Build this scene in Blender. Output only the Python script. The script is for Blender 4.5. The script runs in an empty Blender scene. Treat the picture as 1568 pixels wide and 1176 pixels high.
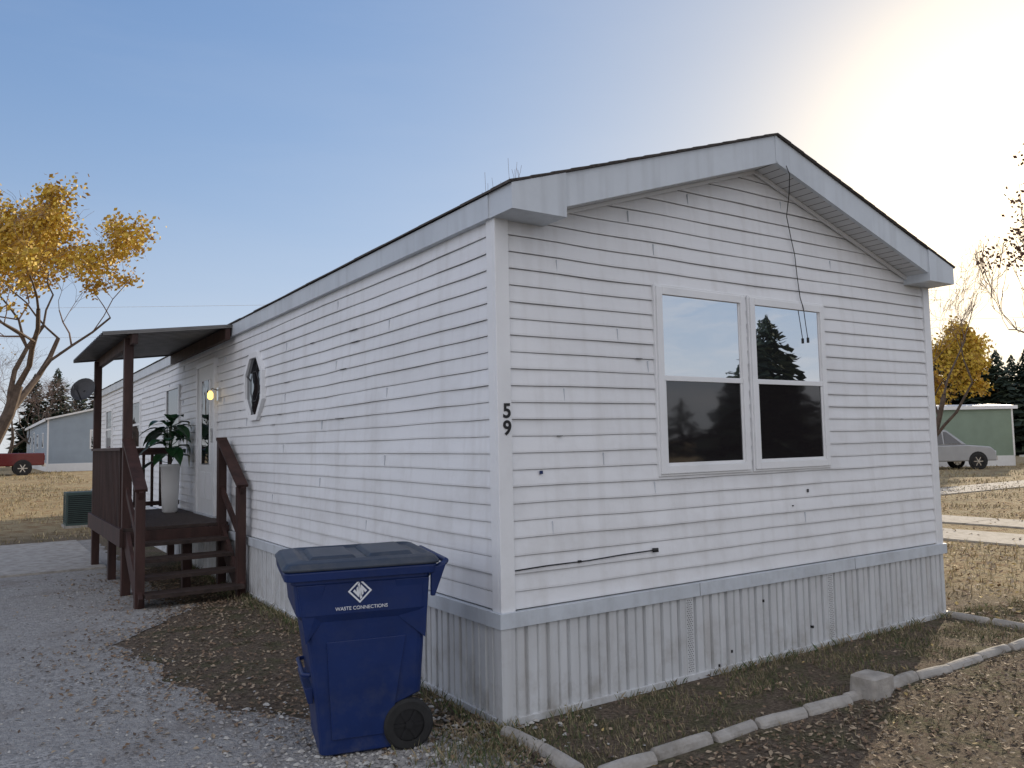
import bpy, math, random
from mathutils import Vector, Matrix, noise
random.seed(7)
rad=math.radians
SC=bpy.context.scene; COL=bpy.context.collection
# ------------------------------------------------------------ materials
def mat(name,col,rough=.7,var=.12,scale=6,bump=0.0,bscale=40,metal=0,spec=.4,col2=None,stretch=None,coat=0,dirt=None,streak=None):
    m=bpy.data.materials.new(name); m.use_nodes=True; nt=m.node_tree; b=nt.nodes["Principled BSDF"]
    tc=nt.nodes.new("ShaderNodeTexCoord"); src=tc.outputs["Object"]; src0=src
    if stretch:
        mp=nt.nodes.new("ShaderNodeMapping"); mp.inputs["Scale"].default_value=stretch
        nt.links.new(src,mp.inputs[0]); src=mp.outputs[0]
    n=nt.nodes.new("ShaderNodeTexNoise"); n.inputs["Scale"].default_value=scale; n.inputs["Detail"].default_value=5
    nt.links.new(src,n.inputs["Vector"])
    r=nt.nodes.new("ShaderNodeValToRGB"); r.color_ramp.elements[0].position=.3; r.color_ramp.elements[1].position=.7
    c2=col2 if col2 else tuple(min(1,c*(1+var)) for c in col); c1=col if col2 else tuple(c*(1-var) for c in col)
    r.color_ramp.elements[0].color=(*c1,1); r.color_ramp.elements[1].color=(*c2,1)
    nt.links.new(n.outputs[0],r.inputs[0]); out=r.outputs[0]
    if dirt:
        dc,amt,hh,dsc=dirt
        n3=nt.nodes.new("ShaderNodeTexNoise"); n3.inputs["Scale"].default_value=dsc; n3.inputs["Detail"].default_value=8; n3.inputs["Roughness"].default_value=.65
        nt.links.new(src0,n3.inputs["Vector"])
        mr=nt.nodes.new("ShaderNodeMapRange"); mr.inputs[1].default_value=.48; mr.inputs[2].default_value=.78; nt.links.new(n3.outputs[0],mr.inputs[0])
        sp=nt.nodes.new("ShaderNodeSeparateXYZ"); nt.links.new(src0,sp.inputs[0])
        hz=nt.nodes.new("ShaderNodeMapRange"); hz.inputs[1].default_value=hh; hz.inputs[2].default_value=0; hz.inputs[3].default_value=.25; hz.inputs[4].default_value=1; nt.links.new(sp.outputs[2],hz.inputs[0])
        mu=nt.nodes.new("ShaderNodeMath"); mu.operation='MULTIPLY'; nt.links.new(mr.outputs[0],mu.inputs[0]); nt.links.new(hz.outputs[0],mu.inputs[1])
        mu2=nt.nodes.new("ShaderNodeMath"); mu2.operation='MULTIPLY'; nt.links.new(mu.outputs[0],mu2.inputs[0]); mu2.inputs[1].default_value=amt
        mx=nt.nodes.new("ShaderNodeMix"); mx.data_type='RGBA'; nt.links.new(mu2.outputs[0],mx.inputs[0]); nt.links.new(out,mx.inputs[6]); mx.inputs[7].default_value=(*dc,1); out=mx.outputs[2]
    if streak:
        dc,amt=streak
        mp=nt.nodes.new("ShaderNodeMapping"); mp.inputs["Scale"].default_value=(7,7,.6); nt.links.new(src0,mp.inputs[0])
        n4=nt.nodes.new("ShaderNodeTexNoise"); n4.inputs["Scale"].default_value=1.6; n4.inputs["Detail"].default_value=6; nt.links.new(mp.outputs[0],n4.inputs["Vector"])
        mr=nt.nodes.new("ShaderNodeMapRange"); mr.inputs[1].default_value=.5; mr.inputs[2].default_value=.8; mr.inputs[4].default_value=amt; nt.links.new(n4.outputs[0],mr.inputs[0])
        mx=nt.nodes.new("ShaderNodeMix"); mx.data_type='RGBA'; nt.links.new(mr.outputs[0],mx.inputs[0]); nt.links.new(out,mx.inputs[6]); mx.inputs[7].default_value=(*dc,1); out=mx.outputs[2]
    nt.links.new(out,b.inputs["Base Color"])
    b.inputs["Roughness"].default_value=rough; b.inputs["Metallic"].default_value=metal
    b.inputs["Specular IOR Level"].default_value=spec; b.inputs["Coat Weight"].default_value=coat
    if bump:
        n2=nt.nodes.new("ShaderNodeTexNoise"); n2.inputs["Scale"].default_value=bscale; n2.inputs["Detail"].default_value=4
        nt.links.new(src,n2.inputs["Vector"])
        bp=nt.nodes.new("ShaderNodeBump"); bp.inputs["Strength"].default_value=bump; bp.inputs["Distance"].default_value=.01
        nt.links.new(n2.outputs[0],bp.inputs["Height"]); nt.links.new(bp.outputs[0],b.inputs["Normal"])
    return m
def glass(name,fac,dark=(.012,.014,.016),rough=.01):
    m=bpy.data.materials.new(name); m.use_nodes=True; nt=m.node_tree; nt.nodes.remove(nt.nodes["Principled BSDF"])
    d=nt.nodes.new("ShaderNodeBsdfDiffuse"); d.inputs[0].default_value=(*dark,1)
    g=nt.nodes.new("ShaderNodeBsdfGlossy"); g.inputs[0].default_value=(.95,.96,.98,1); g.inputs["Roughness"].default_value=rough
    n=nt.nodes.new("ShaderNodeTexNoise"); n.inputs["Scale"].default_value=1.6
    bp=nt.nodes.new("ShaderNodeBump"); bp.inputs["Strength"].default_value=.08; bp.inputs["Distance"].default_value=.02
    nt.links.new(n.outputs[0],bp.inputs["Height"]); nt.links.new(bp.outputs[0],g.inputs["Normal"])
    x=nt.nodes.new("ShaderNodeMixShader"); x.inputs[0].default_value=fac
    nt.links.new(d.outputs[0],x.inputs[1]); nt.links.new(g.outputs[0],x.inputs[2])
    nt.links.new(x.outputs[0],nt.nodes["Material Output"].inputs[0]); return m
GR=(.34,.31,.27)
M_vinyl=mat("vinyl_siding",(.765,.775,.79),.5,.05,1.1,.6,2.2,stretch=(.5,.5,2),dirt=(GR,.45,2.6,2.6),streak=((.45,.43,.40),.30))
M_trim=mat("white_trim",(.77,.78,.79),.45,.04,4,dirt=(GR,.25,2,6))
M_fascia=mat("aluminium_fascia",(.56,.60,.64),.4,.07,2,.1,6,dirt=((.25,.26,.27),.5,3,5),streak=((.32,.33,.34),.4))
M_soffit=mat("soffit",(.58,.59,.60),.6,.05,5)
M_skirt=mat("skirting",(.57,.585,.595),.5,.08,2.5,.1,8,stretch=(3,3,.5),dirt=((.22,.19,.15),.75,.45,5),streak=((.36,.34,.31),.4))
M_shingle=mat("shingles",(.085,.075,.07),.9,.3,30,.5,60)
M_wood=mat("stained_wood",(.044,.020,.016),.65,.4,9,.3,30,stretch=(1,1,.25))
M_deck=mat("deck_boards",(.045,.030,.025),.7,.35,12,.3,40)
M_awn=mat("awning_metal",(.15,.145,.14),.4,.15,5,metal=.4)
M_black=mat("black_plastic",(.012,.012,.013),.5,.2,10)
M_blue=mat("blue_plastic",(.006,.022,.105),.42,.15,5,.06,60,spec=.4,dirt=((.12,.12,.12),.35,.6,9))
M_lid=mat("bin_lid",(.030,.042,.065),.45,.25,3,.08,50,dirt=((.20,.19,.17),.4,2,7))
M_logo=mat("logo_white",(.72,.74,.77),.6,.03)
M_conc=mat("concrete",(.36,.34,.31),.9,.2,9,.5,60,dirt=((.12,.10,.07),.7,.3,7))
M_bark=mat("bark",(.10,.075,.06),.9,.3,8)
M_twig=mat("twigs",(.17,.12,.10),.9,.25,8)
M_ly=mat("leaf_yellow",(.56,.39,.05),.6,.25,3); M_lo=mat("leaf_orange",(.46,.28,.05),.6,.25,3)
M_ld=mat("leaf_dark_red",(.09,.04,.025),.7,.25,3)
M_con1=mat("conifer_dark",(.022,.038,.026),.8,.3,2); M_con2=mat("conifer_light",(.05,.07,.04),.8,.3,2)
M_l1=mat("litter_brown",(.20,.135,.085),.8,.3,9); M_l2=mat("litter_tan",(.33,.26,.18),.8,.2,9)
M_l3=mat("litter_dark",(.11,.078,.056),.8,.3,9); M_l4=mat("litter_gold",(.45,.33,.13),.8,.2,9)
M_g1=mat("grass_straw",(.42,.35,.20),.8,.2,4); M_g2=mat("grass_green",(.075,.11,.04),.8,.3,4); M_g3=mat("grass_olive",(.15,.14,.07),.8,.3,4)
M_g4=mat("grass_dry",(.28,.23,.14),.8,.3,4)
M_s1=mat("stone_light",(.44,.43,.40),.85,.15,20); M_s2=mat("stone_grey",(.27,.26,.25),.85,.2,20)
M_gl_hi=glass("window_glass_upper",.72,(.04,.042,.045)); M_gl_lo=glass("window_screen_lower",.10,(.016,.014,.015),.04)
M_gl_md=glass("window_glass",.38)
M_white=mat("white_paint",(.72,.73,.73),.5,.03); M_green=mat("green_siding",(.23,.30,.235),.6,.06,2)
M_bg=mat("bluegrey_siding",(.30,.36,.42),.6,.06,2); M_red=mat("car_paint_red",(.12,.006,.008),.25,.05,3,coat=.5)
M_silver=mat("car_paint_silver",(.36,.37,.38),.35,.05,3,metal=.2,coat=.3); M_tire=mat("tire",(.018,.018,.018),.8,.2,20)
M_chrome=mat("chrome",(.6,.6,.6),.2,.03,metal=1); M_bronze=mat("tan_siding",(.45,.42,.36),.6,.05,2)
M_plant=mat("houseplant_leaf",(.018,.06,.02),.35,.3,6); M_pot=mat("white_pot",(.78,.78,.76),.35,.03)
M_ac=mat("ac_green",(.05,.08,.075),.6,.1,8)
M_dish=mat("dish_grey",(.05,.05,.055),.5,.1,6)
# ------------------------------------------------------------ mesh builder
class MB:
    def __init__(s): s.v=[];s.f=[];s.m=[];s.mats=[]
    def mi(s,m):
        if m not in s.mats: s.mats.append(m)
        return s.mats.index(m)
    def face(s,pts,m):
        b=len(s.v); s.v+= [tuple(p) for p in pts]; s.f.append(tuple(range(b,b+len(pts)))); s.m.append(s.mi(m))
    def raw(s,vs,fs,m):
        b=len(s.v); s.v+=[tuple(p) for p in vs]; k=s.mi(m)
        for f in fs: s.f.append(tuple(b+i for i in f)); s.m.append(k)
    def hexa(s,p,m):
        s.raw(p,[(3,2,1,0),(4,5,6,7),(0,1,5,4),(1,2,6,5),(2,3,7,6),(3,0,4,7)],m)
    def box(s,x0,x1,y0,y1,z0,z1,m):
        s.hexa([(x0,y0,z0),(x1,y0,z0),(x1,y1,z0),(x0,y1,z0),(x0,y0,z1),(x1,y0,z1),(x1,y1,z1),(x0,y1,z1)],m)
    def beam(s,a,b,w,h,m,up=(0,0,1)):
        a=Vector(a);b=Vector(b);d=(b-a).normalized();u=Vector(up)
        r=d.cross(u)
        if r.length<1e-4: r=d.cross(Vector((0,1,0)))
        r.normalize();u=r.cross(d)
        r*=w/2;u*=h/2
        s.hexa([a-r-u,a+r-u,b+r-u,b-r-u,a-r+u,a+r+u,b+r+u,b-r+u],m)
    def tube(s,pts,rs,m,n=6,cap=True):
        pts=[Vector(p) for p in pts]; vs=[];fs=[]
        if not isinstance(rs,(list,tuple)): rs=[rs]*len(pts)
        ref=None
        for i,p in enumerate(pts):
            d=(pts[min(i+1,len(pts)-1)]-pts[max(i-1,0)]).normalized()
            if ref is None: ref=Vector((0,0,1)) if abs(d.z)<.9 else Vector((1,0,0))
            a=d.cross(ref)
            if a.length<1e-3: a=d.cross(Vector((.3,1,.2)))
            a.normalize(); c=a.cross(d)
            for k in range(n):
                t=2*math.pi*k/n; vs.append(p+a*math.cos(t)*rs[i]+c*math.sin(t)*rs[i])
        for i in range(len(pts)-1):
            for k in range(n): fs.append((i*n+k,i*n+(k+1)%n,(i+1)*n+(k+1)%n,(i+1)*n+k))
        if cap: fs.append(tuple(range(n))[::-1]); fs.append(tuple((len(pts)-1)*n+k for k in range(n)))
        s.raw(vs,fs,m)
    def obj(s,name,parent=None,smooth=False,bevel=0,loc=None,rotz=None):
        me=bpy.data.meshes.new(name); me.from_pydata(s.v,[],s.f)
        for m in s.mats: me.materials.append(m)
        me.polygons.foreach_set("material_index",s.m)
        if smooth: me.polygons.foreach_set("use_smooth",[True]*len(s.f))
        me.update(); o=bpy.data.objects.new(name,me); COL.objects.link(o)
        if parent: o.parent=parent
        if loc: o.location=loc
        if rotz is not None: o.rotation_euler=(0,0,rotz)
        if bevel:
            b=o.modifiers.new("bevel","BEVEL"); b.width=bevel; b.segments=2; b.limit_method='ANGLE'
        return o
def empty(name,loc=(0,0,0),rotz=0):
    e=bpy.data.objects.new(name,None); COL.objects.link(e); e.location=loc; e.rotation_euler=(0,0,rotz); return e
def sm(t): t=max(0,min(1,t)); return t*t*(3-2*t)
def gh(x,y): return .5*sm((y-22)/26)*sm((16-x)/8)
def polar(az,d): return (-2.53+d*math.sin(rad(az)),-3.95+d*math.cos(rad(az)))
# ------------------------------------------------------------ mobile home (corner at origin, gable in plane y=0, long side in plane x=0)
W=4.63; L=19.6; ZS=.64; ZE=2.92; SL=.30; C=.1
home=empty("mobile_home")
core=MB(); core.box(.03,W-.03,.03,L-.03,.02,2.9,M_soffit)
core.raw([(.03,.03,2.9),(W-.03,.03,2.9),(W/2,.03,3.58),(.03,L-.03,2.9),(W-.03,L-.03,2.9),(W/2,L-.03,3.58)],[(0,1,2),(4,3,5),(0,2,5,3),(2,1,4,5)],M_soffit)
core.obj("wall_core",home)
def zw(t,z,s):
    return z+ (.011*noise.noise((t*.55,z*1.3,s))+.0055*noise.noise((t*1.9,z*2.2,s)) if z>ZS+.02 else 0)
def lap(mb,wall):
    n=int((3.62-ZS)/C)+2
    for k in range(n):
        z0=ZS+k*C; z1=z0+C
        if wall in('L','R') and z0>ZE+.02: break
        jit=random.uniform(-.003,.003)
        prof=[(z0,.004+0),(z0,.014+jit),(z0+.012,.0145+jit),(z1-.004,.004),(z1-.004,-.005),(z1,-.005)]
        if wall=='L' or wall=='R':
            xs=[i*.35 for i in range(int(L/.35)+1)]
            if xs[-1]<L: xs.append(L)
            for j in range(len(prof)-1):
                (za,oa),(zb,ob)=prof[j],prof[j+1]
                for i in range(len(xs)-1):
                    a,b=xs[i],xs[i+1]
                    w1=.006*noise.noise((a*1.4,z0*9,0)); w2=.006*noise.noise((b*1.4,z0*9,0))
                    if wall=='L': mb.face([(-oa-w1,a,zw(a,za,1)),(-ob-w1,a,zw(a,zb,1)),(-ob-w2,b,zw(b,zb,1)),(-oa-w2,b,zw(b,za,1))],M_vinyl)
                    else: mb.face([(W+oa,a,za),(W+oa,b,za),(W+ob,b,zb),(W+ob,a,zb)],M_vinyl)
        else:
            for j in range(len(prof)-1):
                (za,oa),(zb,ob)=prof[j],prof[j+1]
                ex=lambda z:(max(0,(z-ZE)/SL))
                a=ex(za);b=ex(zb)
                if a>W/2: continue
                b=min(b,W/2)
                N_=20
                for i in range(N_):
                    p=lambda e,t:e+(W-2*e)*t
                    t0=i/N_;t1=(i+1)/N_
                    X0,X1,X2,X3=p(a,t0),p(a,t1),p(b,t1),p(b,t0)
                    w1=.006*noise.noise((X0*1.6,z0*9,5)); w2=.006*noise.noise((X1*1.6,z0*9,5))
                    mb.face([(X0,-oa-w1,zw(X0,za,2)),(X1,-oa-w2,zw(X1,za,2)),(X2,-ob-w2,zw(X2,zb,2)),(X3,-ob-w1,zw(X3,zb,2))],M_vinyl)
s=MB(); lap(s,'L'); lap(s,'R'); lap(s,'F'); s.obj("lap_siding",home)
j=MB()
for k in range(3,29):
    z0=ZS+k*C
    x=[.9,3.5,1.7,2.7,.5,4.1,1.3,3.1][k%8]+random.uniform(-.15,.15)
    if k%4!=1 and (z0<2.9 or abs(x-W/2)<(3.5-z0)/SL) and not(1.2<x<3.1 and 1.3<z0<2.65): j.box(x,x+.0012,-.0185,-.004,z0+.010,z0+C-.014,M_fascia)
    for t in range(3):
        y=(k*2.37+t*6.1)%18+.6
        if z0<2.8: j.box(-.0185,-.004,y,y+.002,z0+.010,z0+C-.014,M_fascia)
j.obj("siding_joints",home)
d=MB()
d.box(.272,.290,-.021,-.010,1.41,1.43,M_blue)
d.box(2.79,2.80,-.021,-.008,1.175,1.2,M_dish)
d.box(2.60,2.612,-.021,-.008,1.08,1.088,M_dish)
for i in range(26):
    y=random.uniform(.5,13); k=random.randint(11,20); zz=ZS+k*C; l=random.uniform(.04,.16)
    z_=zw(y,zz,1); d.box(-.0195,-.002,y,y+l,z_-.003,z_+.0008,M_black)
for i in range(5):
    x=random.uniform(.3,4.3); k=random.randint(6,19); zz=ZS+k*C; l=random.uniform(.02,.05)
    z_=zw(x,zz,2); d.box(x,x+l,-.0195,-.002,z_-.003,z_+.0005,M_black)
d.obj("siding_blemishes",home)
t=MB()
t.box(-.026,.072,-.026,0,ZS-.01,2.93,M_trim); t.box(-.026,0,0,.072,ZS-.01,2.93,M_trim)
t.box(W-.072,W+.026,-.026,0,ZS-.01,2.93,M_trim); t.box(W,W+.026,0,.072,ZS-.01,2.93,M_trim)
t.obj("corner_boards",home,bevel=.004)
k=MB()
def ribs(L0,f):
    x=0; out=[]
    while x<L0:
        out+= [(x,.0),(x+.056,.0),(x+.062,-.014),(x+.070,-.014),(x+.076,0.0),(x+.121,0.0),(x+.127,-.024),(x+.147,-.024),(x+.153,0)]; x+=.153
    out=[p for p in out if p[0]<=L0]+[(L0,0)]
    for a,b in zip(out,out[1:]):
        if b[0]>a[0]: f(a,b)
ribs(W,lambda a,b:k.face([(a[0],-a[1]-.030,0),(b[0],-b[1]-.030,0),(b[0],-b[1]-.030,.56),(a[0],-a[1]-.030,.56)],M_skirt))
ribs(L,lambda a,b:k.face([(-b[1]-.030,b[0],0),(-a[1]-.030,a[0],0),(-a[1]-.030,a[0],.56),(-b[1]-.030,b[0],.56)],M_skirt))
k.box(W,W+.012,0,L,0,.56,M_skirt); k.box(0,W,L,L+.012,0,2.9,M_vinyl)
k.obj("skirting_panels",home)
k=MB()
k.box(-.048,W+.04,-.048,-.004,.545,.632,M_fascia); k.box(-.048,-.004,-.004,L,.545,.632,M_fascia)
k.box(-.042,W+.034,-.042,-.0,0,.04,M_skirt); k.box(-.042,-.0,-.0,L,0,.04,M_skirt)
k.box(-.040,.03,-.040,.0,.04,.545,M_skirt); k.box(-.040,-.0,0,.03,.04,.545,M_skirt)
for (x,l) in ((1.55,.003),(3.3,.003)): k.box(x,x+l,-.0495,-.04,.545,.632,M_black)
k.obj("skirting_trim",home,bevel=.004)
v=MB()
for x in (1.435,2.965):
    v.box(x-.012,x+.062,-.034,-.028,.04,.545,M_skirt)
    for zi in range(34):
        for xi in range(3):
            z=.06+zi*.014; xx=x+xi*.017+(zi%2)*.008
            v.box(xx,xx+.006,-.0355,-.0335,z,z+.005,M_black)
for (x,z) in [(2.2,.42),(2.75,.16),(1.85,.12),(1.72,.045)]:
    v.box(x,x+.014,-.036,-.012,z,z+.018,M_black)
v.obj("skirting_vents",home)
OY=.235; OX=.045
def ztop(x): return 3.075+.315*(min(x,W-x)+.04)
r=MB()
for sgn in (0,1):
    X=(lambda x:x) if sgn==0 else (lambda x:W-x)
    a,b=.33,W/2
    pts=[(X(a),-OY,ztop(a)-.205),(X(b),-OY,ztop(b)-.205),(X(b),-OY,ztop(b)),(X(a),-OY,ztop(a))]
    back=[(p[0],-OY+.03,p[2]) for p in pts]
    P=pts+back
    r.raw(P,[(0,1,2,3),(7,6,5,4),(0,4,5,1),(3,2,6,7),(0,3,7,4)],M_fascia)
    q=[(X(-OX),-OY-.012),(X(.345),-OY-.012),(X(.345),.0),(X(-OX),.0)]
    zt=[ztop(-OX),ztop(.345),ztop(.345),ztop(-OX)]
    V=[(p[0],p[1],2.925) for p in q]+[(p[0],p[1],z) for p,z in zip(q,zt)]
    r.hexa(V,M_fascia)
    a0=.345
    zl=lambda x:ztop(x)-.20
    n=26
    for i in range(n):
        x0=a0+(b-a0)*i/n; x1=a0+(b-a0)*(i+1)/n; g=.006
        r.face([(X(x0),-OY+.03,zl(x0)),(X(x1-g),-OY+.03,zl(x1-g)),(X(x1-g),.02,zl(x1-g)),(X(x0),.02,zl(x0))],M_soffit)
        r.face([(X(x1-g),-OY+.03,zl(x1-g)+.008),(X(x1),-OY+.03,zl(x1)+.008),(X(x1),.02,zl(x1)+.008),(X(x1-g),.02,zl(x1-g)+.008)],M_soffit)
    r.beam((X(a0),-.03,zl(a0)-.014),(X(b),-.03,zl(b)-.014),.02,.024,M_trim)
r.box(-OX-.008,0.0,.0,L+.1,2.925,3.065,M_fascia); r.box(W,W+OX+.008,0,L+.1,2.925,3.065,M_fascia)
for y in (3.05,6.1,9.15,12.2,15.25): r.box(-OX-.0105,-OX-.002,y,y+.03,2.923,3.066,M_fascia)
r.box(W/2-.012,W/2+.012,-OY-.004,-OY+.01,ztop(W/2)-.2,ztop(W/2)-.002,M_fascia)
r.obj("fascia_and_soffit",home)
r=MB()
for sgn in (0,1):
    X=(lambda x:x) if sgn==0 else (lambda x:W-x)
    y=-OY-.018
    e=-OX-.02
    n=36
    for i in range(n):
        y0=y+(L+.3-y)*i/n; y1=y+(L+.3-y)*(i+1)/n; w=.008*random.random()
        V=[(X(e-w),y0,ztop(e)+.003),(X(W/2),y0,ztop(W/2)+.003),(X(W/2),y1,ztop(W/2)+.003),(X(e-w),y1,ztop(e)+.003)]
        r.hexa(V+[(p[0],p[1],p[2]+.009+.005*random.random()) for p in V],M_shingle)
    for i in range(16):
        x0=e+(W/2-e)*i/16; x1=x0+(W/2-e)/16
        V=[(X(x0),y-.004,ztop(x0)+.012),(X(x1),y-.004,ztop(x1)+.008),(X(x1),y+.2,ztop(x1)+.008),(X(x0),y+.2,ztop(x0)+.012)]
        r.hexa(V+[(p[0],p[1],p[2]+.007) for p in V],M_shingle)
r.obj("shingle_roof",home)
def window(x0,x1,z0,z1,name):
    w=MB(); F=.052
    y=-.040
    w.box(x0,x0+F,y,-.0,z0,z1,M_trim); w.box(x1-F,x1,y,-.0,z0,z1,M_trim)
    w.box(x0+F,x1-F,y,-.0,z0,z0+F,M_trim); w.box(x0+F,x1-F,y,-.0,z1-F,z1,M_trim)
    w.box(x0-.016,x0,-.028,0,z0-.016,z1+.016,M_trim); w.box(x1,x1+.016,-.028,0,z0-.016,z1+.016,M_trim)
    w.box(x0,x1,-.028,0,z0-.016,z0,M_trim); w.box(x0,x1,-.028,0,z1,z1+.016,M_trim)
    zm=(z0+z1)/2+.01
    w.box(x0+F,x1-F,-.034,-.021,zm-.018,zm+.018,M_trim)
    S=.02
    w.box(x0+F,x0+F+S,-.030,-.021,z0+F,zm-.018,M_trim); w.box(x1-F-S,x1-F,-.030,-.021,z0+F,zm-.018,M_trim)
    w.box(x0+F+S,x1-F-S,-.030,-.021,z0+F,z0+F+S,M_trim)
    w.box(x0+F,x0+F+.012,-.026,-.021,zm+.018,z1-F,M_trim); w.box(x1-F-.012,x1-F,-.026,-.021,zm+.018,z1-F,M_trim)
    w.obj(name+"_frame",home,bevel=.003)
    g=MB(); g.face([(x0+F,-.0225,zm),(x1-F,-.0225,zm),(x1-F,-.0225,z1-F),(x0+F,-.0225,z1-F)],M_gl_hi); g.obj(name+"_upper_glass",home)
    g=MB(); g.face([(x0+F,-.022,z0+F),(x1-F,-.022,z0+F),(x1-F,-.022,zm),(x0+F,-.022,zm)],M_gl_lo); g.obj(name+"_lower_glass",home)
window(1.25,2.135,1.372,2.635,"window_a"); window(2.19,3.07,1.372,2.635,"window_b")
def swin(y0,y1,z0,z1,name):
    w=MB(); F=.05; x=-.04
    w.box(x,0,y0,y0+F,z0,z1,M_trim); w.box(x,0,y1-F,y1,z0,z1,M_trim); w.box(x,0,y0+F,y1-F,z0,z0+F,M_trim); w.box(x,0,y0+F,y1-F,z1-F,z1,M_trim)
    zm=(z0+z1)/2; w.box(x+.004,-.024,y0+F,y1-F,zm-.02,zm+.02,M_trim); w.obj(name+"_frame",home)
    g=MB(); g.face([(-.023,y0+F,z0+F),(-.023,y1-F,z0+F),(-.023,y1-F,z1-F),(-.023,y0+F,z1-F)],M_gl_md); g.obj(name+"_glass",home)
swin(8.8,9.8,1.6,2.58,"side_window_a"); swin(12.25,13.3,1.62,2.55,"side_window_b"); swin(16,17,1.62,2.55,"side_window_c")
o=MB(); cy,cz=4.89,2.27
def octp(ry,rz,x):
    return [(x,cy+ry*math.cos(rad(22.5+45*i))*1.082,cz+rz*math.sin(rad(22.5+45*i))*1.082) for i in range(8)]
A=octp(.35,.37,-.05);B=octp(.29,.31,-.05);A2=octp(.35,.37,0);B2=octp(.29,.31,-.02)
for i in range(8):
    q=(i+1)%8
    o.face([A[i],A[q],B[q],B[i]],M_trim); o.face([A2[i],A2[q],A[q],A[i]],M_trim); o.face([B[i],B[q],B2[q],B2[i]],M_trim)
o.obj("octagon_window_frame",home)
o=MB(); o.face(octp(.295,.315,-.024),M_gl_md); o.obj("octagon_window_glass",home)
o=MB()
R8=octp(.15,.16,-.029)
for i in range(8):
    o.beam(R8[i],R8[(i+1)%8],.005,.006,M_dish)
    if i%2==0: o.beam(R8[i],octp(.29,.31,-.029)[i],.005,.006,M_dish)
o.obj("octagon_window_leading",home)
dr=MB(); y0,y1,z0,z1=6.58,7.6,.76,2.76
dr.box(-.05,0,y0,y0+.07,z0,z1,M_trim); dr.box(-.05,0,y1-.07,y1,z0,z1,M_trim); dr.box(-.05,0,y0+.07,y1-.07,z1-.07,z1,M_trim)
dr.box(-.032,0,y0+.07,y1-.07,z0,z1-.07,M_white)
dr.box(-.038,-.032,y0+.2,y0+.45,.95,1.3,M_trim); dr.box(-.038,-.032,y0+.55,y0+.82,.95,1.3,M_trim)
dr.box(-.044,-.032,y0+.24,y0+.30,1.4,2.5,M_trim); dr.box(-.044,-.032,y0+.72,y0+.78,1.4,2.5,M_trim)
dr.box(-.06,-.032,y0+.12,y0+.15,1.68,1.86,M_chrome)
dr.box(-.07,0,y0,y1,z0-.03,z0,M_fascia)
dr.obj("front_door",home,bevel=.003)
g=MB(); g.box(-.040,-.032,y0+.30,y0+.72,1.4,2.5,M_gl_md); g.obj("door_glass",home)
pl=MB(); pl.box(-.045,0,6.40,6.48,2.2,2.36,M_chrome); pl.tube([(-.045,6.44,2.33),(-.11,6.44,2.35),(-.13,6.44,2.32)],.008,M_chrome); pl.obj("porch_lamp_bracket",home)
em=bpy.data.materials.new("lamp_glow"); em.use_nodes=True; b=em.node_tree.nodes["Principled BSDF"]; b.inputs["Base Color"].default_value=(.9,.7,.3,1); b.inputs["Emission Color"].default_value=(1,.66,.16,1); b.inputs["Emission Strength"].default_value=2.2
pl=MB(); pl.tube([(-.13,6.44,2.32),(-.13,6.44,2.29),(-.13,6.44,2.23),(-.13,6.44,2.21)],[.015,.034,.034,.015],em,10); pl.obj("porch_lamp_globe",home,smooth=True)
for ch,z in (("5",1.748),("9",1.648)):
    cu=bpy.data.curves.new("house_number_"+ch,'FONT'); cu.body=ch; cu.size=.118; cu.extrude=.002; cu.offset=.0025; cu.align_x='CENTER'
    to=bpy.data.objects.new("house_number_"+ch,cu); COL.objects.link(to); to.location=(.036,-.029,z); to.rotation_euler=(rad(90),0,0); to.parent=home; cu.materials.append(M_black)
cb=MB()
cb.tube([(2.40,-.25,3.60),(2.46,-.232,3.55),(2.54,-.16,3.44),(2.63,-.06,3.30),(2.71,-.03,3.15),(2.75,-.028,3.02),(2.765,-.03,2.85),(2.79,-.03,2.68),(2.80,-.048,2.6),(2.82,-.046,2.48),(2.84,-.046,2.36)],.0033,M_black,6)
cb.box(2.832,2.848,-.053,-.04,2.33,2.37,M_black)
cb.tube([(.072,-.024,.862),(.3,-.022,.868),(.62,-.024,.868),(.9,-.023,.878),(1.16,-.024,.882)],.0042,M_black,6)
cb.tube([(1.155,-.02,.882),(1.185,-.045,.884)],.014,M_black,8); cb.box(.54,.56,-.028,-.016,.862,.876,M_black)
cb.obj("coax_cables",home)
# ------------------------------------------------------------ porch
porch=empty("front_porch")
x0,x1,y0,y1,zd=-1.17,-.04,5.9,8.85,.74
p=MB()
n=20
for i in range(n):
    a=y0+(y1-y0)*i/n; p.box(x0,x1,a,a+(y1-y0)/n-.006,zd-.035,zd,M_deck)
p.obj("deck_boards",porch)
p=MB()
p.box(x0,x1,y0-.04,y0-.002,zd-.2,zd-.037,M_wood); p.box(x0,x1,y1,y1+.04,zd-.2,zd-.037,M_wood); p.box(x0-.04,x0-.002,y0-.04,y1+.04,zd-.2,zd,M_wood)
for y in (y0+.9,y0+1.8): p.box(x0,x1,y,y+.04,zd-.2,zd-.037,M_wood)
px=-1.13
for (x,y,t) in ((px,5.97,2.86),(px,8.72,2.86),(-.12,5.9,1.70)): p.box(x-.047,x+.047,y-.047,y+.047,0,t,M_wood)
for (x,y) in ((-1.1,7.3),(-.2,7.3),(-.15,8.7),(-.5,5.95)): p.box(x-.045,x+.045,y-.045,y+.045,0,zd-.04,M_wood)
p.obj("posts_and_joists",porch,bevel=.004)
p=MB()
p.box(px-.07,px+.07,6.0,8.7,1.60,1.635,M_wood); p.box(px-.02,px+.02,6.02,8.68,1.53,1.60,M_wood); p.box(px-.02,px+.02,6.02,8.68,.80,.86,M_wood)
y=6.1
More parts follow.
